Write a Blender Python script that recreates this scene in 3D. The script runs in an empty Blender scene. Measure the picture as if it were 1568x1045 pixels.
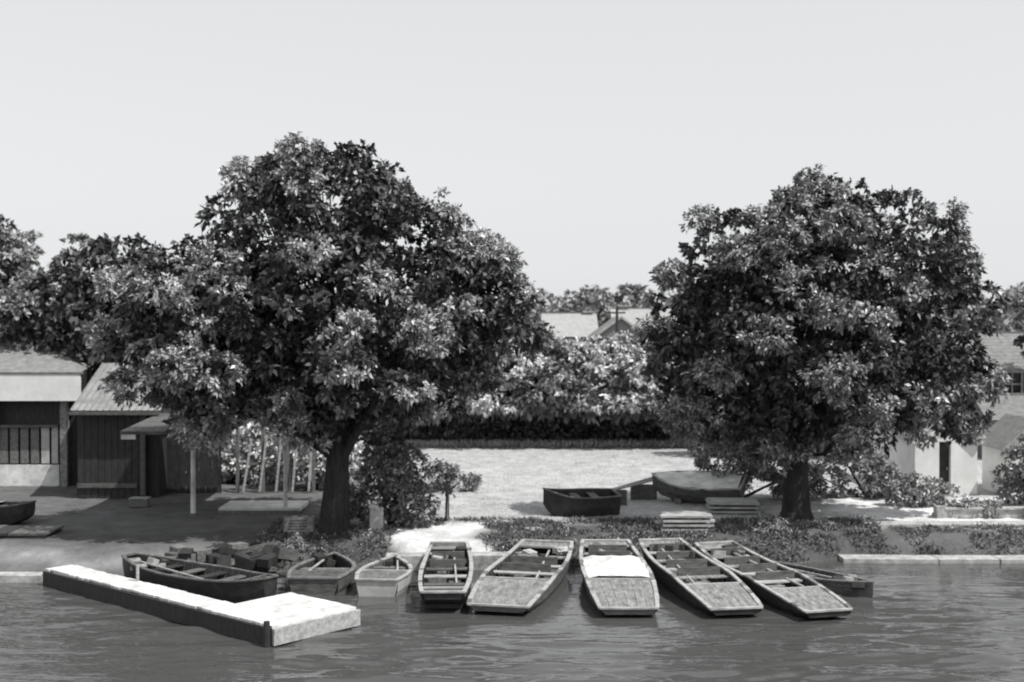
import bpy, math, random
import numpy as np
from mathutils import Vector
random.seed(4); rng=np.random.default_rng(4)
scene=bpy.context.scene
# ------------------------------------------------------------------ materials
def mat(name,a,b,scale=4,rough=0.8,bump=0.3,stretch=(1,1,1),spec=0.3,detail=8,bdist=0.02):
    m=bpy.data.materials.new(name); m.use_nodes=True
    nt=m.node_tree; N=nt.nodes; L=nt.links
    bs=N['Principled BSDF']
    tc=N.new('ShaderNodeTexCoord'); mp=N.new('ShaderNodeMapping'); mp.inputs['Scale'].default_value=stretch
    nz=N.new('ShaderNodeTexNoise'); nz.inputs['Scale'].default_value=scale; nz.inputs['Detail'].default_value=detail
    nz.inputs['Roughness'].default_value=0.7
    cr=N.new('ShaderNodeValToRGB')
    cr.color_ramp.elements[0].position=0.33; cr.color_ramp.elements[1].position=0.66
    cr.color_ramp.elements[0].color=(a,a,a*.98,1); cr.color_ramp.elements[1].color=(b,b,b*.98,1)
    L.new(tc.outputs['Object'],mp.inputs[0]); L.new(mp.outputs[0],nz.inputs['Vector'])
    L.new(nz.outputs[0],cr.inputs[0]); L.new(cr.outputs[0],bs.inputs['Base Color'])
    bs.inputs['Roughness'].default_value=rough
    bs.inputs['Specular IOR Level'].default_value=spec
    bp=N.new('ShaderNodeBump'); bp.inputs['Strength'].default_value=bump; bp.inputs['Distance'].default_value=bdist
    L.new(nz.outputs[0],bp.inputs['Height']); L.new(bp.outputs[0],bs.inputs['Normal'])
    return m
def leafmat(name,rough=0.4,spec=0.5):
    m=bpy.data.materials.new(name); m.use_nodes=True
    nt=m.node_tree; N=nt.nodes; L=nt.links
    bs=N['Principled BSDF']
    at=N.new('ShaderNodeAttribute'); at.attribute_name='tone'
    L.new(at.outputs['Fac'],bs.inputs['Base Color'])
    bs.inputs['Roughness'].default_value=rough; bs.inputs['Specular IOR Level'].default_value=spec
    return m
M={}
M['white']=mat('white_paint',0.42,0.78,3,0.6,0.15)
M['whitewash']=mat('whitewash_wall',0.66,0.82,2,0.9,0.3)
M['palewood']=mat('pale_wood',0.2,0.48,4,0.8,0.4,(1,3,3))
M['greywood']=mat('grey_wood',0.08,0.22,5,0.8,0.4,(3,1,3))
M['deckwood']=mat('deck_wood',0.1,0.32,4,0.75,0.4,(3,1,3))
M['midwood']=mat('mid_wood',0.05,0.15,5,0.7,0.4,(1,1,4))
M['darkwood']=mat('dark_wood',0.02,0.05,4,0.6,0.4,(6,6,1))
M['tarred']=mat('tarred_hull',0.018,0.045,5,0.5,0.3)
M['bark']=mat('bark',0.02,0.05,7,0.9,0.8,(2,2,0.5),bdist=0.05)
M['roof']=mat('slate_roof',0.14,0.26,5,0.8,0.5,(1,1,1))
M['rooflight']=mat('pale_roof',0.28,0.4,3,0.8,0.4)
M['tin']=mat('sheet_roof',0.16,0.32,2,0.6,0.3)
M['brick']=mat('brick_wall',0.1,0.22,14,0.9,0.5)
M['stone']=mat('quay_stone',0.2,0.52,5,0.9,0.6)
M['glass']=mat('dark_opening',0.01,0.02,2,0.2,0)
M['canvas']=mat('canvas_cover',0.3,0.5,3,0.9,0.4)
M['leaf']=leafmat('tree_leaves')
M['leafdist']=leafmat('distant_leaves',0.8,0.2)
# ------------------------------------------------------------------ builder
class MB:
    def __init__(s): s.v=[]; s.f=[]; s.m=[]; s.mats=[]
    def mi(s,k):
        if k not in s.mats: s.mats.append(k)
        return s.mats.index(k)
    def face(s,pts,k):
        b=len(s.v); s.v+= [tuple(p) for p in pts]; s.f.append(tuple(range(b,b+len(pts)))); s.m.append(s.mi(k))
    def box(s,c,size,k,rz=0,rx=0,ry=0):
        from mathutils import Euler
        R=Euler((rx,ry,rz)).to_matrix(); c=Vector(c); b=len(s.v)
        for i in (-.5,.5):
            for j in (-.5,.5):
                for l in (-.5,.5):
                    s.v.append(tuple(c+R@Vector((i*size[0],j*size[1],l*size[2]))))
        for q in ((0,1,3,2),(4,6,7,5),(0,4,5,1),(2,3,7,6),(0,2,6,4),(1,5,7,3)):
            s.f.append(tuple(b+x for x in q)); s.m.append(s.mi(k))
    def bar(s,p,q,w,h,k):
        p=Vector(p);q=Vector(q);d=(q-p).normalized()
        up=Vector((0,0,1)) if abs(d.z)<.9 else Vector((0,1,0))
        a=d.cross(up).normalized(); c=a.cross(d)
        b=len(s.v)
        for e in (p,q):
            for i,j in ((-1,-1),(1,-1),(1,1),(-1,1)): s.v.append(tuple(e+a*i*w/2+c*j*h/2))
        for f in ((0,1,2,3),(7,6,5,4),(0,4,5,1),(1,5,6,2),(2,6,7,3),(3,7,4,0)):
            s.f.append(tuple(b+x for x in f)); s.m.append(s.mi(k))
    def tube(s,pts,rad,k,n=9,jit=0.0):
        b=len(s.v); P=[Vector(p) for p in pts]
        for i,p in enumerate(P):
            d=(P[min(i+1,len(P)-1)]-P[max(i-1,0)]).normalized()
            a=d.cross(Vector((0.3,1,0.1))).normalized(); c=d.cross(a)
            for j in range(n):
                t=2*math.pi*j/n; r=rad[i]*(1+random.uniform(-jit,jit))
                s.v.append(tuple(p+(a*math.cos(t)+c*math.sin(t))*r))
        for i in range(len(P)-1):
            for j in range(n):
                s.f.append((b+i*n+j,b+i*n+(j+1)%n,b+(i+1)*n+(j+1)%n,b+(i+1)*n+j)); s.m.append(s.mi(k))
        s.f.append(tuple(b+(len(P)-1)*n+j for j in range(n))); s.m.append(s.mi(k))
    def make(s,name,parent=None,bevel=0,loc=None):
        me=bpy.data.meshes.new(name); me.from_pydata(s.v,[],s.f); 
        for k in s.mats: me.materials.append(M[k])
        me.polygons.foreach_set('material_index',s.m); me.update()
        o=bpy.data.objects.new(name,me); scene.collection.objects.link(o)
        if parent: o.parent=parent
        if bevel:
            bv=o.modifiers.new('bevel','BEVEL'); bv.width=bevel; bv.segments=2; bv.limit_method='ANGLE'
        return o
def empty(name,loc=(0,0,0)):
    e=bpy.data.objects.new(name,None); scene.collection.objects.link(e); e.empty_display_size=0.3
    return e
# ------------------------------------------------------------------ foliage
def nrm(a): return a/np.maximum(np.linalg.norm(a,axis=1,keepdims=True),1e-6)
def leafmesh(name,base,dirs,wid,L,W,tone,matk,parent=None):
    n=len(base); L=L[:,None]; W=W[:,None]
    v=np.empty((n,4,3),np.float32)
    v[:,0]=base; v[:,1]=base+dirs*L*.45+wid*W*.5
    v[:,2]=base+dirs*L-np.array([0,0,1])*L*.15; v[:,3]=base+dirs*L*.45-wid*W*.5
    me=bpy.data.meshes.new(name)
    me.vertices.add(n*4); me.vertices.foreach_set('co',v.ravel())
    me.loops.add(n*4); me.loops.foreach_set('vertex_index',np.arange(n*4,dtype=np.int32))
    me.polygons.add(n); me.polygons.foreach_set('loop_start',np.arange(0,n*4,4,dtype=np.int32))
    me.polygons.foreach_set('loop_total',np.full(n,4,np.int32))
    at=me.attributes.new('tone','FLOAT','POINT'); at.data.foreach_set('value',np.repeat(tone,4).astype(np.float32))
    me.materials.append(M[matk]); me.update(calc_edges=True)
    o=bpy.data.objects.new(name,me); scene.collection.objects.link(o)
    if parent: o.parent=parent
    return o
def crown(name,lobes,density,rc=(.22,.42),ros=10,per=8,L=.17,W=.06,tone=(.06,.2),matk='leaf',parent=None,inner=.25,zmin=None,seed=1,upb=.8,cull=.72,wj=.45,droop=.45):
    """lobes: (x,y,z,rx,ry,rz)"""
    r=np.random.default_rng(seed); C=[];O=[]
    lb=np.array(lobes,float)
    for i,l in enumerate(lb):
        c=l[:3]; R=l[3:]
        n=max(1,int(density*4*math.pi*((R[0]*R[1]*R[2])**(2/3))))
        d=nrm(r.normal(size=(n,3))); rad=r.uniform(.84,1.06,size=(n,1))
        ii=r.random(n)<inner; rad[ii]=r.uniform(.35,.85,size=(ii.sum(),1))
        p=c+d*R*rad
        keep=np.ones(n,bool)
        near=np.where(np.linalg.norm(lb[:,:3]-c,axis=1)<(lb[:,3:].max(1)+R.max())*1.1)[0]
        for j in near:
            if j==i: continue
            m=lb[j]
            q=np.linalg.norm((p-m[:3])/m[3:],axis=1)
            keep&=~((q<cull)&(r.random(n)<.9))
        if zmin is not None: keep&=p[:,2]>zmin
        C.append(p[keep]); O.append(nrm(d/R)[keep])
    C=np.concatenate(C);O=np.concatenate(O); m=len(C)
    up=np.array([0,0,1.])
    RC=r.uniform(rc[0],rc[1],m); ct=r.uniform(.7,1.3,m)
    a=np.repeat(np.arange(m),ros)
    dr=nrm(r.normal(size=(len(a),3))+upb*up+.7*O[a])
    pc=C[a]+dr*(RC[a][:,None])*np.array([1.1,1.1,.75])*r.uniform(.6,1.05,(len(a),1))
    b=np.repeat(np.arange(len(a)),per)
    dd=nrm(.8*dr[b]+r.normal(size=(len(b),3))*.6-droop*up)
    w=nrm(np.cross(dd,dr[b]+wj*r.normal(size=(len(b),3))))
    base=pc[b]+r.normal(size=(len(b),3))*.03
    LL=L*r.uniform(.7,1.3,len(b)); WW=W*r.uniform(.7,1.3,len(b))
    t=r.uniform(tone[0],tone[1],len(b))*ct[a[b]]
    return leafmesh(name,base,dd,w,LL,WW,t,matk,parent)
def L6(x,y,items,fy=1.0):
    return [(x+i[0],y+(i[3] if len(i)>3 else 0),i[1],i[2],i[2]*fy,i[2]) for i in items]
def sublobes(lobes,k,rs,seed):
    r=np.random.default_rng(seed); out=[]; lb=np.array(lobes,float)
    for i,l in enumerate(lb):
        n=int(k*l[3]*l[4])+1
        for _ in range(n):
            d=r.normal(size=3); d/=np.linalg.norm(d)
            p=l[:3]+d*l[3:]*r.uniform(.78,1.0)
            inside=any(np.linalg.norm((p-m[:3])/m[3:])<.8 for j,m in enumerate(lb) if j!=i)
            if inside: continue
            s=r.uniform(*rs); out.append((p[0],p[1],p[2],s,s,s*.65))
    return out
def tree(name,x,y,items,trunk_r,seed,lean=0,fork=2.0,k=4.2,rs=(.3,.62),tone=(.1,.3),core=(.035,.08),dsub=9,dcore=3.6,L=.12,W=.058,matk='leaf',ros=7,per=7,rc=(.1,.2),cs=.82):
    e=empty(name); mb=MB(); g=.35
    mb.tube([(x,y,g-.1),(x+.02,y,g+.25),(x+lean*.5,y,g+1),(x+lean,y,fork),(x+lean,y,fork+1.5),(x+lean*1.3,y,fork+3.2)],
            [trunk_r*1.5,trunk_r*1.1,trunk_r*.95,trunk_r*.85,trunk_r*.55,trunk_r*.2],'bark',14,.07)
    rr=random.Random(seed)
    for it in items:
        tx,tz=x+it[0],it[1]; ty=y+(it[3] if len(it)>3 else 0)
        z0=fork-.2+rr.uniform(0,1.2)
        p0=Vector((x+lean,y,z0)); p3=Vector((tx,ty,tz)); mid=p0.lerp(p3,.5)+Vector((rr.uniform(-.2,.2),rr.uniform(-.2,.2),.25))
        mb.tube([p0,mid,p3],[trunk_r*.42,trunk_r*.25,trunk_r*.1],'bark',7,.06)
        for q_ in range(3):
            q=p3+Vector((rr.uniform(-1,1),rr.uniform(-1,1),rr.uniform(-.5,1)))*it[2]*.7
            mb.tube([mid.lerp(p3,rr.random()),q],[trunk_r*.1,.015],'bark',5)
    mb.make('trunk',e)
    lb=L6(x,y,items)
    crown('inner_leaves',[(a,b,c,p*cs,q*cs,s*cs) for a,b,c,p,q,s in lb],dcore,parent=e,seed=seed,tone=core,L=L*1.35,W=W*1.6,ros=9,per=6,rc=(rc[1],rc[1]*1.7),matk=matk,inner=.35)  # inner leaves coloured darker: crown shade painted into the tone
    crown('outer_leaves',sublobes(lb,k,rs,seed),dsub,parent=e,seed=seed+1,tone=tone,L=L,W=W,ros=ros,per=per,rc=rc,matk=matk,cull=.6,upb=1.3,wj=.25,droop=.45,inner=.1)  # outer leaves coloured lighter, painting in the sunlit clumps
    return e
LT=[(-.15,7.5,1.75,0),(-1.7,6.8,1.6,.2),(1.6,6.5,1.6,-.1),(2.75,5.5,1.45,0),(-3.0,5.6,1.5,-.3),(-.2,5.2,2.2,-.9),(-4.1,5.0,1.0,0),
    (3.85,5.15,.95,.3),(1.3,4.15,1.4,-.9),(-2.2,4.0,1.4,-.8),(-3.5,4.2,1.1,0),(0,5.5,2.2,1.6),(2.2,4.5,1.3,1.5),(-2,5,1.5,1.6),(.6,8.0,1.1,.2),(2.9,4.0,1.0,-.2),(-.5,3.9,1.3,.5),(3.0,6.3,.7,0),(-1.4,8.0,.8,0),(-.2,3.3,1.0,-.2),(-2.9,3.2,.8,0)]
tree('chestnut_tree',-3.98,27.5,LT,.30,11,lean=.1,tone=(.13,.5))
RT=[(.47,6.7,1.85,0),(-1.3,6.35,1.6,0),(2.3,6.5,1.8,.1),(-2.3,5.2,1.4,-.2),(3.3,5.5,1.45,0),(.4,4.4,2.2,-.7),(-1.7,3.7,1.45,-.1),
    (2.9,3.8,1.55,-.1),(1.4,3.1,1.2,-.6),(-.6,3.1,1.2,-.2),(.5,5,2.3,1.5),(2.3,4.3,1.5,1.4),(.7,7.5,1.2,0),(-1,4.8,1.6,-1),(3.5,3.1,1.0,.2),(-2.5,4.3,1.1,0),(-2.3,3.4,.9,0),(4.0,4.4,.8,0)]
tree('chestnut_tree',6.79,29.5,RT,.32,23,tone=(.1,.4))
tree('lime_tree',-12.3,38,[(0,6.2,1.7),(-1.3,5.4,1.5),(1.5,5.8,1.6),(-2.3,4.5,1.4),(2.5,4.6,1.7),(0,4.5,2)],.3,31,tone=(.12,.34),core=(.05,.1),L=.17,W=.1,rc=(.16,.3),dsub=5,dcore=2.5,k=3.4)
tree('lime_tree',-25.3,58,[(0,8.2,2.2),(-2.6,7.2,2.2),(1.4,6.9,1.8),(0,5.4,3),(2.4,5,2.1),(-3,4.6,2.6)],.4,32,tone=(.2,.38),core=(.1,.17),matk='leafdist',L=.28,W=.15,rc=(.3,.5),rs=(.6,1.0),k=1.6,dsub=2.4,dcore=1.4)  # leaf colours lightened to paint in distance haze
# ------------------------------------------------------------------ shrubs
def shrub(name,x,y,items,density=7,seed=1,stem=True,**kw):
    e=empty(name)
    mb=MB()
    for it in items:
        mb.tube([(x,y,.3),(x+it[0]*.5,y,(.3+it[1])*.5),(x+it[0],y,it[1])],[.05,.035,.015],'bark',6)
    mb.make('stems',e)
    kw.setdefault('rc',(.12,.22)); kw.setdefault('L',.11); kw.setdefault('W',.055)
    crown('leaves',L6(x,y,items),density,parent=e,seed=seed,zmin=.3,**kw)
    return e
rr=random.Random(5)
lob=[]
for i in range(19):
    x=-2.8+i*.56
    top=4.5-.35*abs(math.sin(i*1.3))-(.2 if i>14 else 0)
    lob.append((x,47+rr.uniform(-.5,.5),top-1.0,.95,1.1,1.05))
    lob.append((x+.2,46.6+rr.uniform(-.3,.3),2.5,.85,.85,.9))
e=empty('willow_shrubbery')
crown('inner_leaves',[(a,b+.2,c,p*.85,q*.85,s*.88) for a,b,c,p,q,s in lob],5,rc=(.25,.4),L=.26,W=.13,per=6,ros=7,tone=(.1,.22),zmin=1.6,seed=40,parent=e)  # darker leaf colour inside stands in for shade between clumps
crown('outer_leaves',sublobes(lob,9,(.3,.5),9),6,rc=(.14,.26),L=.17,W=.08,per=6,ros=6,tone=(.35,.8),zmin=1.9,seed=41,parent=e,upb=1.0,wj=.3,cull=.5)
e=empty('clipped_hedge')
mb=MB()
for i in range(30):
    x=-9.3+i*.62; mb.tube([(x,48.1,.3),(x+.1,48.1,1.1),(x,48.1,1.6)],[.3,.42,.2],'bark',7,.2)
mb.make('branches',e)
lob=[(-9.3+i*.5,48+rr.uniform(-.2,.2),1.3,.62,.6,1.1+rr.uniform(-.1,.1)) for i in range(36)]
crown('leaves',lob,11,rc=(.15,.28),L=.16,W=.08,per=5,ros=8,tone=(.04,.12),zmin=.3,seed=42,parent=e,cull=.6)
lob=[(-20+i*.8,50+rr.uniform(-.5,.5),1.9,1.0,.9,1.8+rr.uniform(-.3,.3)) for i in range(20)]
crown('shrubbery',lob,4,rc=(.25,.4),L=.24,W=.1,per=5,tone=(.08,.26),zmin=.35,seed=43)
lob=[(7.3+i*.75,44+rr.uniform(-.5,.5),1.5,.9,.9,1.5+rr.uniform(-.3,.3)) for i in range(9)]
crown('shrubbery',lob,4,rc=(.2,.35),L=.2,W=.09,per=6,tone=(.08,.3),zmin=.35,seed=44)
lob=[]
for i in range(60):
    x=-75+i*2.6; top=rr.uniform(5.4,7.2) if not(0<x<14) else rr.uniform(5.8,7.6)
    lob.append((x,112+rr.uniform(-4,4),top*.55,2.6,2.2,top*.55+.4))
crown('distant_trees',lob,.9,rc=(.5,1.0),ros=8,L=.6,W=.3,per=5,tone=(.2,.38),matk='leafdist',seed=45)  # pale leaf tones imitate haze over the far trees
shrub('garden_shrub',-8.6,36.5,[(0,1.3,.8),(1.2,1.1,.7),(-1,1.3,.7),(2.2,1.5,.6),(1.3,2.0,.5)],7,51,tone=(.3,.75),rc=(.15,.25),L=.16,W=.08)
shrub('garden_shrub',-5.6,35,[(0,1.0,.6),(.7,1.4,.6),(-.6,1.6,.5)],7,52,tone=(.3,.75),rc=(.15,.25),L=.16,W=.08)
shrub('elder_bush',-2.95,28.4,[(0,1.5,.5),(.35,1.1,.55),(-.3,1.0,.5),(.5,1.75,.45),(0,2.1,.4),(.7,.9,.4)],10,53,tone=(.06,.3))
shrub('garden_shrub',-1.9,34.5,[(0,.8,.4),(.5,.7,.35)],8,54,tone=(.12,.34))
shrub('garden_shrub',5.9,32.9,[(0,1.3,.8),(.8,1.6,.7),(1.6,1.1,.6)],7,55,tone=(.1,.35))
shrub('garden_shrub',9.6,33.2,[(0,1.0,.55),(.6,.8,.45),(-.6,1.3,.5),(-1.2,.9,.5)],7,56,tone=(.1,.35))
shrub('garden_shrub',10.3,31.6,[(0,.75,.35),(.6,.65,.3),(-.4,.6,.25)],10,57,tone=(.14,.4))
shrub('garden_shrub',13.1,31.6,[(0,1.3,.55),(.7,1.1,.7),(.3,1.8,.4),(1.3,1.7,.6),(-.2,.7,.3)],8,58,tone=(.08,.3))
shrub('garden_shrub',13.2,29.3,[(0,.6,.3),(-.6,.55,.25),(.7,.65,.35)],10,59,tone=(.12,.35))
shrub('garden_shrub',11.0,29.9,[(0,.55,.2),(-.5,.5,.18),(.5,.55,.22)],12,61,tone=(.12,.4))
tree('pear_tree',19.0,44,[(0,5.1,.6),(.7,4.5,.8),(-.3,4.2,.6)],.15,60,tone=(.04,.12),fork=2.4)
def sapling(x,y,h,r,seed):
    e=empty('sapling'); mb=MB()
    mb.tube([(x,y,.35),(x+.02,y,.4+h*.5),(x,y,.4+h)],[.03,.025,.01],'bark',6)
    mb.tube([(x+.06,y+.03,.35),(x+.06,y+.03,.4+h*.7)],[.02,.02],'greywood',6)
    mb.make('stem',e)
    crown('leaves',[(x,y,.4+h*.8,r,r,r*1.1),(x-.05,y,.4+h*1.05,r*.6,r*.6,r*.7),(x+.12,y,.4+h*.6,r*.6,r*.6,r*.4)],12,rc=(.06,.12),ros=5,per=4,L=.1,W=.04,tone=(.05,.14),parent=e,seed=seed)
sapling(-1.56,29.1,1.15,.25,71)
# ------------------------------------------------------------------ terrain
xs=np.concatenate([[-600,-300,-120,-60,-35],np.arange(-22,22.01,.22),[35,60,120,300,600]])
ys=np.concatenate([[-300,-100,-20,5,15,20],np.arange(22,34,.2),np.arange(34,52,.45),[55,60,70,90,130,250,500,1200]])
X,Y=np.meshgrid(xs,ys)
def shore(x): return np.interp(x,[-30,-7,-4.5,-2,6,7.5,30],[24.2,24.3,25.1,25.6,25.9,26.6,26.8])
def slopew(x): return np.interp(x,[-30,-6,-3,30],[1.8,1.6,.8,.4])
def gz(x,y):
    t=(y-shore(x))/slopew(x)
    z=np.where(t>1,.4,np.where(t>0,.4*(t*t*(3-2*t)),np.maximum(t*1.2,-2.5)))
    return z
Z=gz(X,Y); Z+= (np.sin(X*3.1)*np.cos(Y*2.7)*.012+rng.normal(0,.008,X.shape))*((Y>24)&(Y<52)&(Z>.3))
Z+=np.clip((Y-60)/60,0,1)*.8
me=bpy.data.meshes.new('ground'); ny,nx=X.shape
idx=np.arange(nx*ny).reshape(ny,nx)
F=np.stack([idx[:-1,:-1],idx[:-1,1:],idx[1:,1:],idx[1:,:-1]],-1).reshape(-1,4)
me.from_pydata(np.stack([X,Y,Z],-1).reshape(-1,3).tolist(),[],F.tolist())
def sm(v,a,b): 
    t=np.clip((v-a)/(b-a),0,1); return t*t*(3-2*t)
jx=X+np.sin(Y*1.9)*.3+np.sin(Y*5)*.1; jy=Y+np.sin(X*1.3)*.25+np.sin(X*4.1)*.12
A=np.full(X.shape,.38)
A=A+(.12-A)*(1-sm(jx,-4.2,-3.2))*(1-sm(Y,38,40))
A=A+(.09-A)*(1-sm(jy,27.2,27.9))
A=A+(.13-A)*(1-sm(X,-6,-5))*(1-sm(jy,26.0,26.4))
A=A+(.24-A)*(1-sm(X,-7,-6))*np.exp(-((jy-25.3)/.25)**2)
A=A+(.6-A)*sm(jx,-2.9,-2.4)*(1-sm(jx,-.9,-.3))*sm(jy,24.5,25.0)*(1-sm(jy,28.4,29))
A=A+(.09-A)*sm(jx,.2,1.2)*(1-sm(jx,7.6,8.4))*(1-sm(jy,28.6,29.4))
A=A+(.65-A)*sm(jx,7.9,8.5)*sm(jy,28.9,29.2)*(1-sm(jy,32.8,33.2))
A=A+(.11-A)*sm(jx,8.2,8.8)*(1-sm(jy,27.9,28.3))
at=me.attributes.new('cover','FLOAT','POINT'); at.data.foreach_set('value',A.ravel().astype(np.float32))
gm=bpy.data.materials.new('ground_cover'); gm.use_nodes=True
N=gm.node_tree.nodes; Lk=gm.node_tree.links; bs=N['Principled BSDF']
a=N.new('ShaderNodeAttribute'); a.attribute_name='cover'
tc=N.new('ShaderNodeTexCoord'); n1=N.new('ShaderNodeTexNoise'); n1.inputs['Scale'].default_value=1.6; n1.inputs['Detail'].default_value=12; n1.inputs['Roughness'].default_value=.75
Lk.new(tc.outputs['Object'],n1.inputs['Vector'])
mr=N.new('ShaderNodeMapRange'); mr.inputs[1].default_value=.3; mr.inputs[2].default_value=.7; mr.inputs[3].default_value=.6; mr.inputs[4].default_value=1.35
Lk.new(n1.outputs[0],mr.inputs[0]); mu=N.new('ShaderNodeMath'); mu.operation='MULTIPLY'
Lk.new(a.outputs['Fac'],mu.inputs[0]); Lk.new(mr.outputs[0],mu.inputs[1]); Lk.new(mu.outputs[0],bs.inputs['Base Color'])
bs.inputs['Roughness'].default_value=.95; bs.inputs['Specular IOR Level'].default_value=.1
bp=N.new('ShaderNodeBump'); bp.inputs['Strength'].default_value=.6; bp.inputs['Distance'].default_value=.06
n2=N.new('ShaderNodeTexNoise'); n2.inputs['Scale'].default_value=9; n2.inputs['Detail'].default_value=6; Lk.new(tc.outputs['Object'],n2.inputs['Vector'])
Lk.new(n2.outputs[0],bp.inputs['Height']); Lk.new(bp.outputs[0],bs.inputs['Normal'])
me.materials.append(gm); me.update()
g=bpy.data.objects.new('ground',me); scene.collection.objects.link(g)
def blades(name,n,xr,yr,h,w,tone,seed,fn=None,spread=.5):
    r=np.random.default_rng(seed); x=r.uniform(*xr,n); y=r.uniform(*yr,n)
    if fn is not None:
        k=fn(x,y,r); x=x[k]; y=y[k]
    z=gz(x,y)-.01; n=len(x)
    d=nrm(np.stack([r.normal(0,spread,n),r.normal(0,spread,n),np.ones(n)],1))
    wd=nrm(np.cross(d,r.normal(size=(n,3))))
    return leafmesh(name,np.stack([x,y,z],1),d,wd,h*r.uniform(.5,1.5,n),w*r.uniform(.6,1.4,n),r.uniform(tone[0],tone[1],n),'leafdist')
blades('lawn_grass',40000,(-4,8),(28.5,47.5),.035,.02,(.42,.72),81)
def clumpy(x,y,r):
    v=np.sin(x*2.3+1)+np.sin(x*5.1+y*3)+np.sin(y*4.7-x*1.7)
    return (gz(x,y)>.02)&(v>-.4+r.normal(0,.4,len(x)))
def bankfn(x,y,r):
    ok=clumpy(x,y,r); return ok&~((x>-2.6)&(x<-.6)&(y>25.9)&(y<28.5))&~((x>8.2)&(y>26.9))
blades('bank_weeds',60000,(-5.5,10),(25.0,29.4),.12,.03,(.04,.22),82,bankfn,.9)
lob=[]
for (x0,x1,y0,n) in ((.0,3.0,26.7,5),(4.2,8.0,27.3,8),(-5.6,-3.0,26.4,6),(-1.0,.4,26.6,6),(-4.9,-2.4,25.9,4),(2.0,6.6,26.5,5),(5.5,8.2,28.4,8),(-3.4,-2.6,27.2,4)):
    for i in range(n):
        s=rr.uniform(.05,.14)*(1 if rr.random()<.65 else 2.2); lob.append((rr.uniform(x0,x1),y0+rr.uniform(-.5,1.0),.36+s*.4,s*rr.uniform(1,1.8),s,s))
crown('bank_undergrowth',lob,20,rc=(.04,.09),ros=6,per=5,L=.07,W=.03,tone=(.04,.34),zmin=.2,seed=83)
blades('hedge_foot_weeds',7000,(-4,7),(46.6,47.6),.3,.05,(.2,.5),84)
blades('quay_plants',9000,(8.6,17),(26.6,28.3),.12,.03,(.06,.25),85,clumpy,.8)
# ------------------------------------------------------------------ water
wm=bpy.data.materials.new('river_water'); wm.use_nodes=True
N=wm.node_tree.nodes; Lk=wm.node_tree.links; bs=N['Principled BSDF']
bs.inputs['Base Color'].default_value=(.07,.07,.069,1); bs.inputs['Roughness'].default_value=.04; bs.inputs['IOR'].default_value=1.38
tc=N.new('ShaderNodeTexCoord'); mp=N.new('ShaderNodeMapping'); mp.inputs['Scale'].default_value=(3,8,1)
nz=N.new('ShaderNodeTexNoise'); nz.inputs['Scale'].default_value=1; nz.inputs['Detail'].default_value=2
bp=N.new('ShaderNodeBump'); bp.inputs['Strength'].default_value=1; bp.inputs['Distance'].default_value=.01
Lk.new(tc.outputs['Object'],mp.inputs[0]); Lk.new(mp.outputs[0],nz.inputs['Vector']); Lk.new(nz.outputs[0],bp.inputs['Height']); Lk.new(bp.outputs[0],bs.inputs['Normal'])
wx=np.concatenate([[-600,-120,-40,-20],np.arange(-15,15.01,.07),[20,40,120,600]])
wy=np.concatenate([[-300,-60,0,9],np.arange(12,26.8,.045),[28]])
WX,WY=np.meshgrid(wx,wy); H=np.zeros(WX.shape); r=np.random.default_rng(77)
for i in range(70):
    lam=.26*(10**r.uniform(0,.8)); th_=math.pi/2+r.normal(0,.3); kx,ky=math.cos(th_)*2*math.pi/lam,math.sin(th_)*2*math.pi/lam
    g1=.5+.5*np.sin(WX*r.uniform(.2,.9)+r.uniform(0,6)+np.sin(WY*r.uniform(.3,.9)+r.uniform(0,6))*1.3)
    H+=.0034*lam*g1*np.sin(kx*WX+ky*WY+r.uniform(0,6.28)+.5*np.sin(WX*.7+WY*.5))
gust=.7+.55*np.sin(WX*.35+1.2)*np.sin(WY*.5+WX*.12)
edge=np.clip((25.5-WY)/7,.12,1)*((WX>-16)&(WX<16)&(WY>11.9))
H*=edge*2.4*gust
ny,nx=WX.shape; idx=np.arange(nx*ny).reshape(ny,nx)
F=np.stack([idx[:-1,:-1],idx[:-1,1:],idx[1:,1:],idx[1:,:-1]],-1).reshape(-1,4)
me=bpy.data.meshes.new('river_water'); me.from_pydata(np.stack([WX,WY,H],-1).reshape(-1,3).tolist(),[],F.tolist())
me.materials.append(wm); me.polygons.foreach_set('use_smooth',np.ones(len(F),bool)); me.update()
o=bpy.data.objects.new('river_water',me); scene.collection.objects.link(o)
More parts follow.
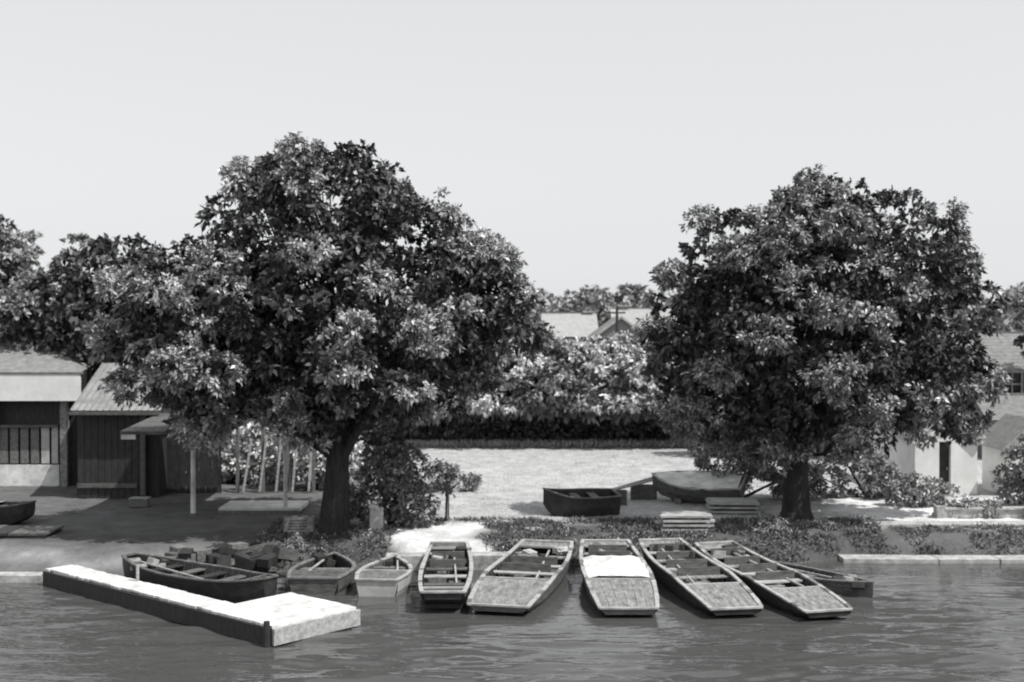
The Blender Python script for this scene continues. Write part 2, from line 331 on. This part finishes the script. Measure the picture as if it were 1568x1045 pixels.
# ------------------------------------------------------------------ boats
def hull(name,near,far,W,kind='punt',z0=0.0,dep=.34,mats=('greywood','palewood','deckwood','midwood'),deck=.28,thw=(.45,.6,.75),extras=True,tilt=0,floorz=.08,seed=0,low=.45,cover=None,cmat='white',clutter=7):
    mh,mg,md,mi=mats; rr=random.Random(seed)
    nx_,ny_=near; fx,fy=far; Lg=math.hypot(fx-nx_,fy-ny_); ux,uy=(fx-nx_)/Lg,(fy-ny_)/Lg; vx,vy=uy,-ux
    ct,stt=math.cos(tilt),math.sin(tilt)
    def P(t,v,z):
        v2=v*ct-(z)*stt; z2=v*stt+z*ct
        return (nx_+ux*t*Lg+vx*v2, ny_+uy*t*Lg+vy*v2, z0+z2)
    def w(t):
        if kind=='punt': return W/2*(.7+.3*math.sin(math.pi*min(1,max(0,t*.9+.06)))**.7)
        if kind=='row': return W/2*max(.02,(1-max(0,(t-.45)/.55)**2.2))*(.8+.2*min(1,t/.3))
        return W/2*max(.02,math.sin(math.pi*(.04+.92*t))**.55)
    def gw(t):
        if kind=='punt': return dep*(low+(1-low)*min(1,t/.42)**.8+.4*max(0,(t-.6)/.4)**2)
        return dep*(1+.35*max(0,(t-.5)/.5)**2+(.25*max(0,(.3-t)/.3)**2 if kind=='double' else .05))
    def bt(t):
        e=.24 if kind=='punt' else .12
        r=0
        if t<e: r=(1-t/e)
        if t>1-e: r=(1-(1-t)/e)
        top=gw(t)-.08
        lo=-.12 if z0==0 else 0
        if kind=='row' and t<e: r=0
        return lo+(top-lo)*(r**1.3)*(.9 if kind=='punt' else .5)
    n=22; T=[i/n for i in range(n+1)]; mb=MB(); th=.055
    for i in range(n):
        a,b=T[i],T[i+1]
        fz=lambda t:max(bt(t)+.04,floorz if z0==0 else .05)
        for s in (-1,1):
            A=lambda t,k: {'ot':P(t,s*w(t),gw(t)),'om':P(t,s*w(t)*.95,gw(t)*.5+bt(t)*.5),'ob':P(t,s*w(t)*.78,bt(t)),'it':P(t,s*max(.005,w(t)-th),gw(t)),
                'ib':P(t,s*max(.004,w(t)*.8-th*.5),min(fz(t),gw(t)-.03))}[k]
            for p,q,m in (('ot','om',mh),('om','ob',mh)):
                mb.face([A(a,p),A(b,p),A(b,q),A(a,q)],m)
            mb.face([A(a,'it'),A(b,'it'),A(b,'ib'),A(a,'ib')],mi)
        mb.face([P(a,-w(a)*.78,bt(a)),P(b,-w(b)*.78,bt(b)),P(b,w(b)*.78,bt(b)),P(a,w(a)*.78,bt(a))],mh)
        mb.face([P(a,-w(a)*.8,min(fz(a),gw(a)-.03)),P(b,-w(b)*.8,min(fz(b),gw(b)-.03)),P(b,w(b)*.8,min(fz(b),gw(b)-.03)),P(a,w(a)*.8,min(fz(a),gw(a)-.03))],mi)
        for s in (-1,1):
            mb.bar(P(a,s*(w(a)-.02),gw(a)+.012),P(b,s*(w(b)-.02),gw(b)+.012),.075 if rr.random()<.8 else .085,.035,mg if rr.random()<.85 else 'greywood')
    for t in (0,1):
        mb.face([P(t,-w(t),gw(t)),P(t,w(t),gw(t)),P(t,w(t)*.78,bt(t)),P(t,-w(t)*.78,bt(t))],mh)
        if w(t)>.1: mb.bar(P(t,-w(t),gw(t)+.01),P(t,w(t),gw(t)+.01),.06,.04,mg)
    if deck>0:
        k=5
        for i in range(k):
            a,b=deck*i/k,deck*(i+1)/k
            mb.face([P(a,-w(a)+.03,gw(a)-.005),P(b,-w(b)+.03,gw(b)-.005),P(b,w(b)-.03,gw(b)-.005),P(a,w(a)-.03,gw(a)-.005)],md)
            for j in range(6):
                f0=-1+2*j/6+.006; f1=-1+2*(j+1)/6-.006; dz=.004+rr.random()*.005
                mb.face([P(a,f0*(w(a)-.04),gw(a)+dz),P(b,f0*(w(b)-.04),gw(b)+dz),P(b,f1*(w(b)-.04),gw(b)+dz),P(a,f1*(w(a)-.04),gw(a)+dz)],md)
        mb.face([P(deck,-w(deck)+.05,gw(deck)-.005),P(deck,w(deck)-.05,gw(deck)-.005),P(deck,w(deck)*.78,.03),P(deck,-w(deck)*.78,.03)],mi)
        mb.bar(P(deck,-w(deck)+.03,gw(deck)+.0),P(deck,w(deck)-.03,gw(deck)+.0),.05,.06,mg)
    if cover:
        c0,c1=cover; k=10; m=6
        Hh=lambda t,f: gw(t)+.02+.06*math.cos(f*1.5)+.014*math.sin(t*50+f*4)+.01*math.sin(f*9+t*20)
        for i in range(k):
            a,b=c0+(c1-c0)*i/k,c0+(c1-c0)*(i+1)/k
            for j in range(m):
                f0=-1+2*j/m; f1=-1+2*(j+1)/m
                mb.face([P(a,f0*w(a)*.93,Hh(a,f0)),P(b,f0*w(b)*.93,Hh(b,f0)),P(b,f1*w(b)*.93,Hh(b,f1)),P(a,f1*w(a)*.93,Hh(a,f1))],cmat)
    if kind=='punt':
        a=.93
        mb.face([P(a,-w(a)+.03,gw(a)-.01),P(1,-w(1)+.03,gw(1)-.01),P(1,w(1)-.03,gw(1)-.01),P(a,w(a)-.03,gw(a)-.01)],md)
        mb.bar(P(a,-w(a)+.03,gw(a)-.01),P(a,w(a)-.03,gw(a)-.01),.04,.05,mg)
    for t in thw:
        mb.bar(P(t,-w(t)+.04,gw(t)-.07),P(t,w(t)-.04,gw(t)-.07),.2,.03,mg if rr.random()<.4 else md)
        if kind=='punt' and rr.random()<.6:
            mb.bar(P(t+.02,-w(t)*.7,gw(t)+.0),P(t+.02,w(t)*.7,gw(t)+.0),.03,.2,'midwood')
            mb.box(P(t-.03,w(t)*rr.uniform(-.4,.4),.18),(.35,.3,.12),'deckwood',rz=rr.random())
    for i in range(3,20):
        t=i/21
        if t<deck+.02: continue
        for s in (-1,1): mb.bar(P(t,s*(w(t)-th-.01),gw(t)-.02),P(t,s*(w(t)*.8-th),max(bt(t)+.05,floorz+.01)),.025,.03,mi)
    if extras and z0==0:
        s=rr.choice((-1,1))
        mb.bar(P(max(deck,.2)+.04,s*w(.5)*.45,floorz+.2),P(.88,s*w(.5)*.2,gw(.9)-.02),.035,.035,'palewood')
        for j in (-.45,-.15,.15,.45):
            mb.bar(P(deck+.04,w(.5)*j,floorz+.03),P(.9,w(.5)*j,floorz+.03),.12,.015,'midwood')
        for q in range(clutter):
            t=rr.uniform(.74,.93); mb.box(P(t,w(.8)*rr.uniform(-.7,.7),gw(t)-.08+rr.random()*.1),(rr.uniform(.12,.3),rr.uniform(.08,.25),.12),rr.choice(('deckwood','darkwood','palewood','tarred')),rz=rr.random()*3,rx=rr.random()*.5)
    return mb.make(name,None,.006)
hull('punt',(-1.2,21.4),(-1.28,25.3),.98,dep=.40,low=.95,mats=('tarred','palewood','midwood','tarred'),deck=.08,thw=(.24,.42,.6,.78),seed=1)
hull('punt',(-.24,21.3),(.74,25.7),1.38,dep=.37,mats=('midwood','palewood','deckwood','darkwood'),deck=.33,thw=(.5,.66,.82),seed=2)
hull('punt',(2.0,21.1),(1.95,25.8),1.28,dep=.37,mats=('midwood','palewood','deckwood','midwood'),deck=.34,thw=(.76,.86),seed=3,cover=(.34,.72))
hull('punt',(3.84,21.1),(3.1,25.9),1.18,dep=.37,mats=('tarred','palewood','deckwood','tarred'),deck=.27,thw=(.42,.58,.74,.87),seed=4)
hull('punt',(5.38,20.95),(4.2,25.6),1.12,dep=.36,mats=('tarred','palewood','deckwood','tarred'),deck=.25,thw=(.4,.55,.7,.85),seed=5)
hull('rowing_boat',(4.9,25.0),(6.65,22.7),.85,kind='row',dep=.2,mats=('midwood','greywood','midwood','darkwood'),deck=0,thw=(.2,.45,.7),seed=6)
hull('dinghy',(-2.5,22.8),(-2.35,24.7),1.0,kind='row',dep=.29,mats=('canvas','palewood','greywood','midwood'),deck=.45,thw=(.6,.75),seed=7,clutter=1)
hull('dinghy',(-3.7,22.95),(-3.6,25.0),1.2,kind='row',dep=.29,mats=('midwood','greywood','midwood','darkwood'),deck=.3,thw=(.45,.6),seed=8,clutter=2)
hull('launch',(-4.35,22.2),(-7.5,24.2),1.15,kind='double',dep=.38,mats=('tarred','midwood','darkwood','darkwood'),deck=0.1,thw=(.3,.45,.6,.75),seed=9,clutter=5)
hull('rowing_boat',(2.55,30.4),(.75,30.0),1.0,kind='row',z0=.42,dep=.46,mats=('tarred','midwood','midwood','darkwood'),deck=0,thw=(.3,.55),seed=10,tilt=.1)
hull('covered_boat',(6.0,32.0),(3.75,32.8),1.45,kind='row',z0=.6,dep=.36,mats=('midwood','palewood','canvas','darkwood'),deck=0,thw=(.3,.55),seed=14,tilt=.22,cover=(.02,.96),cmat='white')
mb=MB()
for u in (4.3,5.5): mb.box((u,32.4,.47),(.14,1.0,.16),'greywood')
mb.make('boat_chocks')
hull('rowing_boat',(-11.2,28.7),(-14.5,29.4),1.3,kind='double',z0=.4,dep=.4,mats=('tarred','midwood','midwood','darkwood'),deck=0,thw=(.3,.55),seed=12,cover=(.3,.95),cmat='canvas')
mb=MB()
for i in range(12): mb.box((-14.9+i*.42,27.2+.02*(i%3),.5),(.39,1.1,.05),'midwood' if i%3 else 'darkwood',rz=.01)
for yy in (26.75,27.65): mb.box((-12.6,yy,.42),(5.0,.1,.1),'tarred')
mb.make('slipway_staging')
mb=MB(); r_=random.Random(8)
for i in range(30):
    mb.box((r_.uniform(-7.0,-4.4),r_.uniform(24.2,25.3),.3+r_.random()*.2),(r_.uniform(.15,.5),r_.uniform(.1,.3),r_.uniform(.1,.3)),r_.choice(('darkwood','midwood','tarred','tarred','greywood')),rz=r_.random()*3,ry=r_.uniform(-.4,.4))
for i in range(4): mb.bar((r_.uniform(-6.8,-5),24.7,.35),(r_.uniform(-6.5,-4.7),25.4,.55),.04,.04,'midwood')
mb.make('boat_gear_pile')
def stack(name,x,y,nw,nh,l,rz):
    mb=MB(); r=random.Random(int(x*10))
    for j in range(nh):
        for i in range(nw):
            mb.box((x+r.uniform(-.08,.08)-math.sin(rz)*i*.2,y+i*.2,.45+j*.1),(l*r.uniform(.85,1.02),.18,.05),'palewood' if r.random()<.7 else 'canvas',rz=rz+r.uniform(-.04,.04))
        mb.box((x-l*.35,y+nw*.1,.395+j*.1),(.06,nw*.2,.05),'darkwood'); mb.box((x+l*.35,y+nw*.1,.395+j*.1),(.06,nw*.2,.05),'darkwood')
    mb.make(name,None,.004)
stack('plank_stack',3.9,27.6,4,4,1.15,.03)
stack('plank_stack',5.5,30.3,5,3,1.3,-.05)
mb=MB()
for i in range(3): mb.tube([(1.9+i*.15,30.9+i*.2,.75),(4.2+i*.2,33.9,.95)],[.025,.025],'palewood',6)
for i in range(2): mb.box((2.6+i*.9,31.7+i*1.1,.6),(.7,.08,.4),'midwood')
mb.make('spars_on_trestles')
# ------------------------------------------------------------------ jetty
e=empty('wooden_jetty'); mb=MB()
P1=Vector((-3.72,19.26)); u=Vector((-.757,.654)); n=Vector((.654,.757)); rz=math.atan2(u.y,u.x)
def J(a,b,z): p=P1+u*a+n*b; return (p.x,p.y,z)
L_=7.0
nb=34
for i in range(nb):
    a=1.75+(L_-1.75)*(i+.5)/nb
    mb.box(J(a,.28+random.uniform(-.02,.02),.30+random.uniform(-.004,.004)),((L_-1.75)/nb-.005,.55,.04),'white',rz=rz+random.uniform(-.01,.01))
for i in range(12):
    a=1.75*(i+.5)/12
    mb.box(J(a,.86+random.uniform(-.02,.02),.30+random.uniform(-.004,.004)),(1.75/12-.005,1.75,.04),'white',rz=rz)
mb.make('deck_boards',e)
mb=MB()
mb.box(J(L_/2,-.03,.13),(L_,.05,.29),'darkwood',rz=rz)
mb.box(J(L_/2+.9,.55,.17),(L_-1.9,.05,.2),'darkwood',rz=rz)
mb.box(J(-.03,.86,.15),(.05,1.8,.26),'palewood',rz=rz)
mb.box(J(1.78,1.2,.17),(.05,1.2,.2),'darkwood',rz=rz)
mb.box(J(.88,1.76,.17),(1.8,.05,.2),'darkwood',rz=rz)
for a in (0.05,1.7,3.4,5.1,6.9):
    for b in (.05,.5):
        p=J(a,b,0); mb.tube([(p[0],p[1],-1.2),(p[0],p[1],.26)],[.05,.05],'darkwood',8)
p=J(.05,-.1,0); mb.tube([(p[0],p[1],0),(p[0],p[1],.4)],[.06,.05],'darkwood',8)
p=J(4.6,.5,0); mb.tube([(p[0],p[1],.3),(p[0],p[1],.62)],[.03,.03],'palewood',8)
mb.make('piles_and_beams',e)
# ------------------------------------------------------------------ quays
def quay(name,pts,z,w,k,h=.3):
    mb=MB()
    for i in range(len(pts)-1):
        a=Vector(pts[i]);b=Vector(pts[i+1]);m=max(1,int((b-a).length/1.3))
        for j in range(m):
            p=a.lerp(b,j/m+.001);q=a.lerp(b,(j+1)/m-.001)
            mb.bar((p.x,p.y+random.uniform(-.02,.02),z-h/2+random.uniform(-.008,.008)),(q.x,q.y,z-h/2),w,h,k)
    return mb.make(name,None,.012)
quay('stone_quay',[(7.0,26.3),(9,26.25),(22,26.4)],.09,.5,'stone',.25)
quay('stone_quay',[(8.4,28.4),(9.5,28.5),(22,28.7)],.47,.5,'stone',.15)
quay('stone_quay',[(-20,24.2),(-9.2,24.25)],.14,.35,'stone',.3)
quay('stone_quay',[(-2.6,25.45),(0,25.55)],.3,.4,'stone',.35)
mb=MB()
for x0,x1 in ((10.4,11.3),(11.6,13.0)):
    mb.box(((x0+x1)/2,29.7,.5),(x1-x0,.22,.2),'stone'); mb.box(((x0+x1)/2,29.7,.625),(x1-x0+.05,.3,.05),'stone')
for x in (10.3,11.45,13.1): mb.box((x,29.7,.54),(.24,.26,.3),'stone'); 
mb.make('garden_wall',None,.01)
# ------------------------------------------------------------------ buildings left
def planks(mb,x0,x1,y,z0,z1,k1,k2,w=.16,gap=.01,seed=1):
    r=random.Random(seed); x=x0
    while x<x1-.02:
        ww=min(w,x1-x); mb.box((x+ww/2,y+r.uniform(-.006,.006),(z0+z1)/2),(ww-gap,.03,z1-z0),k1 if r.random()<.6 else k2); x+=ww
e=empty('boathouse'); mb=MB()
x0,x1=-19,-12.5; y0=35.5
mb.box(((x0+x1)/2,y0+3,1.7),(x1-x0-.1,5.6,2.6),'darkwood')
planks(mb,x0,-13.05,y0+.1,1.05,2.1,'canvas','greywood',.3,.07,3)
mb.box(((x0-13.05)/2,y0+.12,.7),(x0*-1-13.05,.1,.62),'white')
mb.box(((x0-13.05)/2,y0+.06,2.13),(x0*-1-13.05,.14,.07),'midwood')
for x in (-12.85,-14.9,-16.8): mb.box((x,y0-.02,1.65),(.2,.2,2.5),'deckwood')
mb.box((-12.55,y0+3,1.7),(.1,5.6,2.5),'darkwood')
mb.make('walls',e)
mb=MB()
mb.box(((x0+x1)/2+.1,y0-.35,3.26),(x1-x0+.25,.08,.76),'whitewash')
mb.box(((x0+x1)/2+.1,y0-.33,3.67),(x1-x0+.35,.16,.05),'greywood')
mb.make('fascia',e)
mb=MB()
mb.face([(x0,y0-.3,3.68),(x1+.2,y0-.3,3.68),(x1-.3,y0+3,3.95),(-14.3,y0+3,4.75),(x0,y0+3,5.0)],'roof')
mb.face([(x0,y0+3,5.0),(-14.3,y0+3,4.75),(x1-.3,y0+3,3.95),(x1-.1,y0+6,3.0),(x0,y0+6,3.5)],'roof')
mb.face([(x1+.2,y0-.3,3.68),(x1-.3,y0+3,3.95),(x1-.1,y0+6,3.0),(x1-.1,y0+6,2.5),(x1+.1,y0-.2,2.9)],'darkwood')
mb.box((-12.9,y0+3.2,4.0),(.38,.38,.9),'brick'); mb.box((-12.9,y0+3.2,4.48),(.46,.46,.08),'stone'); mb.tube([(-12.9,y0+3.2,4.5),(-12.9,y0+3.2,4.75)],[.1,.08],'brick',8)
mb.make('roof',e)
e=empty('boat_shed'); mb=MB()
planks(mb,-11.6,-9.9,33.0,.4,2.75,'darkwood','tarred',.18,.012,4)
mb.box((-10.6,34.8,1.5),(2.2,3.2,2.2),'darkwood')
planks(mb,-9.7,-8.0,34.0,.4,2.3,'darkwood','tarred',.18,.012,5)
mb.box((-9.85,32.96,1.6),(.12,.12,2.4),'midwood')
mb.box((-10.8,32.94,.75),(1.6,.04,.12),'midwood')
mb.make('walls',e)
mb=MB()
for i in range(14):
    a=-11.65+i*.17
    mb.face([(a,32.6,2.78),(a+.165,32.6,2.78),(a-.1,36,3.93),(a-.265,36,3.93)],'tin')
    mb.bar((a,32.6,2.79),(a-.265,36,3.94),.03,.015,'roof')
mb.box((-10.5,32.62,2.71),(2.4,.06,.1),'midwood')
mb.face([(-11.9,36.01,3.93),(-9.4,36.01,3.93),(-9.4,38.5,2.8),(-11.9,38.5,2.8)],'tin')
mb.make('roof',e)
e=empty('boatyard_canopy'); mb=MB()
def post(x,y,top):
    mb.tube([(x,y,.38),(x,y,top-.12)],[.065,.05],'white',8)
    for s in (-1,1):
        mb.bar((x,y,top-.42),(x+s*.18,y,top-.22),.04,.04,'greywood'); mb.bar((x+s*.18,y,top-.22),(x+s*.36,y,top-.14),.04,.04,'greywood')
    mb.box((x,y,.42),(.16,.16,.08),'greywood')
post(-7.75,30,2.4)
mb.tube([(-5.6,30.5,.38),(-5.6,30.5,2.3)],[.055,.045],'white',8)
mb.box((-9.3,29.95,2.36),(.35,.05,.2),'white')
mb.box((-7.75,29.93,2.36),(.5,.05,.14),'palewood')
mb.make('posts',e)
mb=MB(); mb.box((-8.2,31.6,2.52),(2.6,3.4,.08),'midwood',rx=.06); 
for x in (-9.2,-8.5,-7.8,-7.1): mb.box((x,31.6,2.43),(.06,3.3,.1),'darkwood',rx=.06)
mb.make('roof',e)
mb=MB(); mb.box((-6.2,30.9,.5),(2.0,1.3,.1),'white'); mb.box((-6.2,30.23,.43),(2.0,.04,.12),'greywood'); mb.make('landing_platform',None,.01)
mb=MB()
for x in (-7.6,-6.9,-6.2,-5.5): mb.box((x,34.2,1.4),(.09,.09,2.0),'greywood')
mb.box((-6.5,34.2,2.42),(2.5,.1,.1),'midwood'); mb.box((-6.5,34.2,1.2),(2.4,.05,.08),'greywood')
for i in range(5): mb.bar((-7.4+i*.45,34.0,.45),(-7.2+i*.42,34.15,1.9+.1*(i%3)),.06,.03,'palewood')
mb.make('oar_rack')
mb=MB(); mb.box((-4.55,26.3,.78),(.62,.04,.3),'greywood'); mb.box((-4.55,26.33,.78),(.68,.03,.36),'midwood')
for s in (-.28,.28): mb.box((-4.55+s,26.36,.55),(.05,.04,.5),'darkwood')
for i in range(4): mb.box((-4.55,26.277,.68+i*.06),(.44-.06*(i%2),.004,.018),'darkwood')
mb.make('notice_board')
mb=MB(); mb.box((-9.5,31.5,.5),(.45,.3,.2),'greywood'); mb.box((-9.5,31.5,.62),(.48,.33,.03),'palewood'); mb.make('wooden_crate',None,.01)
mb=MB(); mb.box((-3.05,27.75,.68),(.3,.2,.5),'canvas'); mb.box((-3.1,27.72,.95),(.18,.2,.12),'canvas',ry=.3); mb.make('pale_block',None,.03)  # unidentified pale board-like block, put in for a narrow bright patch
# ------------------------------------------------------------------ buildings right
e=empty('white_cottage'); mb=MB()
y=33.8; xa,xb=11.0,12.7; zw=1.95; ap=2.75
dx0,dx1,dz=11.66,11.98,1.85
for x0_,x1_,z0_,z1_ in ((xa,dx0,.3,zw),(dx1,xb,.3,zw),(dx0,dx1,dz,zw)): mb.box(((x0_+x1_)/2,y,(z0_+z1_)/2),(x1_-x0_,.2,z1_-z0_),'whitewash')
mb.face([(xa,y-.1,zw),(xb,y-.1,zw),((xa+xb)/2,y-.1,ap)],'whitewash')
mb.box((xa+.1,y+2,1.1),(.2,3.8,1.6),'whitewash'); mb.box((xb-.1,y+2,1.1),(.2,3.8,1.6),'whitewash'); mb.box(((xa+xb)/2,y+3.9,1.1),(xb-xa,.2,1.6),'whitewash')
mb.make('walls',e)
mb=MB(); mb.box(((dx0+dx1)/2,y+.06,(.35+dz)/2),(dx1-dx0,.04,dz-.3),'tarred'); mb.box((dx1-.06,y+.03,1.1),(.03,.03,.08),'stone'); mb.make('door',e)
mb=MB(); xm_=(xa+xb)/2
for s,xx in ((-1,xa-.12),(1,xb+.12)):
    mb.face([(xx,y-.2,zw-.1),(xm_,y-.2,ap+.03),(xm_,y+4,ap+.03),(xx,y+4,zw-.1)],'roof')
    mb.bar((xx,y-.2,zw-.12),(xm_,y-.2,ap),.05,.1,'white')
mb.make('roof',e)
def house(name,x0,x1,y0,y1,zb,ze,zr,wall,roof,wins,gable_front=False,chim=()):
    e=empty(name); mb=MB()
    mb.box(((x0+x1)/2,(y0+y1)/2,(zb+ze)/2),(x1-x0,y1-y0,ze-zb),wall); mb.make('walls',e)
    mb=MB(); o=.2
    if gable_front:
        xm=(x0+x1)/2
        for xx in (x0-o,x1+o): mb.face([(xx,y0-o,ze-.1),(xm,y0-o,zr),(xm,y1+o,zr),(xx,y1+o,ze-.1)],roof)
        mb.face([(x0,y0-.01,ze),(x1,y0-.01,ze),(xm,y0-.01,zr-.05)],wall)
        for xx in (x0-o,x1+o): mb.bar((xx,y0-o-.02,ze-.12),(xm,y0-o-.02,zr-.03),.05,.12,'palewood')
    else:
        ym=(y0+y1)/2
        k=12
        for i in range(k):
            a,b=i/k,(i+1)/k+.01
            mb.face([(x0-o,y0-o+(ym-y0+o)*a,ze-.1+(zr-ze+.1)*a+.012),(x1+o,y0-o+(ym-y0+o)*a,ze-.1+(zr-ze+.1)*a+.012),(x1+o,y0-o+(ym-y0+o)*b,ze-.1+(zr-ze+.1)*b),(x0-o,y0-o+(ym-y0+o)*b,ze-.1+(zr-ze+.1)*b)],roof)
        mb.face([(x0-o,y1+o,ze-.1),(x1+o,y1+o,ze-.1),(x1+o,ym,zr),(x0-o,ym,zr)],roof)
        for xx in (x0,x1): mb.face([(xx,y0,ze),(xx,y1,ze),(xx,ym,zr-.05)],wall)
        mb.bar((x0-o,ym,zr),(x1+o,ym,zr),.15,.1,'brick')
    mb.make('roof',e)
    mb=MB()
    for (wx,wz,ww,wh) in wins:
        mb.box((wx,y0-.005,wz),(ww,.03,wh),'glass')
        for s in (-1,1): mb.box((wx+s*ww/2,y0-.03,wz),(.06,.06,wh+.06),'palewood'); 
        for s in (-1,0,1): mb.box((wx,y0-.032,wz+s*wh/2),(ww,.05,.05),'palewood')
        mb.box((wx,y0-.03,wz),(.04,.055,wh),'palewood')
    mb.make('windows',e)
    mb=MB()
    for (cx,cy,cz,ch) in chim:
        mb.box((cx,cy,cz+ch/2),(.6,.5,ch),'brick'); mb.box((cx,cy,cz+ch),(.7,.6,.1),'stone')
        for s in (-.15,.15): mb.tube([(cx+s,cy,cz+ch),(cx+s,cy,cz+ch+.3)],[.1,.08],'brick',8)
    if chim: mb.make('chimney',e)
house('brick_house',17.0,27,45,50,.3,3.4,4.75,'brick','roof',[(18.2,2.9,.7,.9),(20.5,2.9,.8,.9)],chim=[(22,47.5,4.5,1.0)])
house('brick_house',16.4,19.6,42.3,44.8,.3,1.9,2.6,'brick','roof',[(17.4,1.4,.6,.7)])
house('summer_house',13.4,14.9,33.4,35.2,.3,1.75,2.5,'whitewash','roof',[(14.15,1.3,.5,.6)],gable_front=True)
house('distant_house',2.2,5.6,82,88,.8,4.4,5.9,'brick','rooflight',[(3,3.4,.7,1),(4.6,3.4,.7,1)],chim=[(5.2,85,5.3,.7)])
house('distant_house',5.0,8.4,76,82,.8,4.3,5.6,'brick','roof',[(6,3.4,.7,1)],gable_front=True)
house('distant_house',7.4,12,88,94,.8,4.9,6.3,'brick','rooflight',[(9,3.6,.7,1)],chim=[(8.2,91,5.8,.7)])
mb=MB(); mb.tube([(6.2,73,.8),(6.2,73,6.1)],[.11,.08],'bark',8); mb.box((6.2,73,5.8),(1.0,.08,.08),'bark')
for s in (-.4,.4): mb.tube([(6.2+s,73,5.84),(6.2+s,73,5.98)],[.04,.03],'stone',6)
mb.make('utility_pole')
# ------------------------------------------------------------------ camera, light
cam=bpy.data.cameras.new('camera'); co=bpy.data.objects.new('camera',cam); scene.collection.objects.link(co)
co.location=(0,0,5); co.rotation_euler=(math.radians(90-.68),0,0); cam.lens=43.46; cam.sensor_width=36; cam.clip_end=3000
cam.dof.use_dof=True; cam.dof.focus_distance=8; cam.dof.aperture_fstop=2.9
scene.camera=co
ts=Vector((.48,-.27,.83)).normalized(); el=math.asin(ts.z); az=math.atan2(ts.x,ts.y)
sl=bpy.data.lights.new('sun','SUN'); sl.energy=4.8; sl.angle=math.radians(.5); sl.color=(1,.985,.965)
so=bpy.data.objects.new('sun',sl); scene.collection.objects.link(so); so.rotation_euler=(-ts).to_track_quat('-Z','Y').to_euler(); so.location=(20,-10,40)
w=bpy.data.worlds.new('World'); scene.world=w; w.use_nodes=True
N=w.node_tree.nodes; Lk=w.node_tree.links; bg=N['Background']
sk=N.new('ShaderNodeTexSky'); sk.sky_type='NISHITA'; sk.sun_disc=False; sk.sun_elevation=el; sk.sun_rotation=az
sk.dust_density=1.0
bw=N.new('ShaderNodeHueSaturation'); bw.inputs['Saturation'].default_value=.05
mx=N.new('ShaderNodeMix'); mx.data_type='RGBA'; mx.inputs[0].default_value=.72   # high thin haze whitening the sky
mx.inputs[7].default_value=(5.3,5.4,5.55,1)
Lk.new(sk.outputs[0],bw.inputs['Color']); Lk.new(bw.outputs[0],mx.inputs[6]); Lk.new(mx.outputs[2],bg.inputs['Color']); bg.inputs['Strength'].default_value=.15
scene.view_settings.view_transform='Standard'; scene.view_settings.look='None'; scene.view_settings.exposure=0
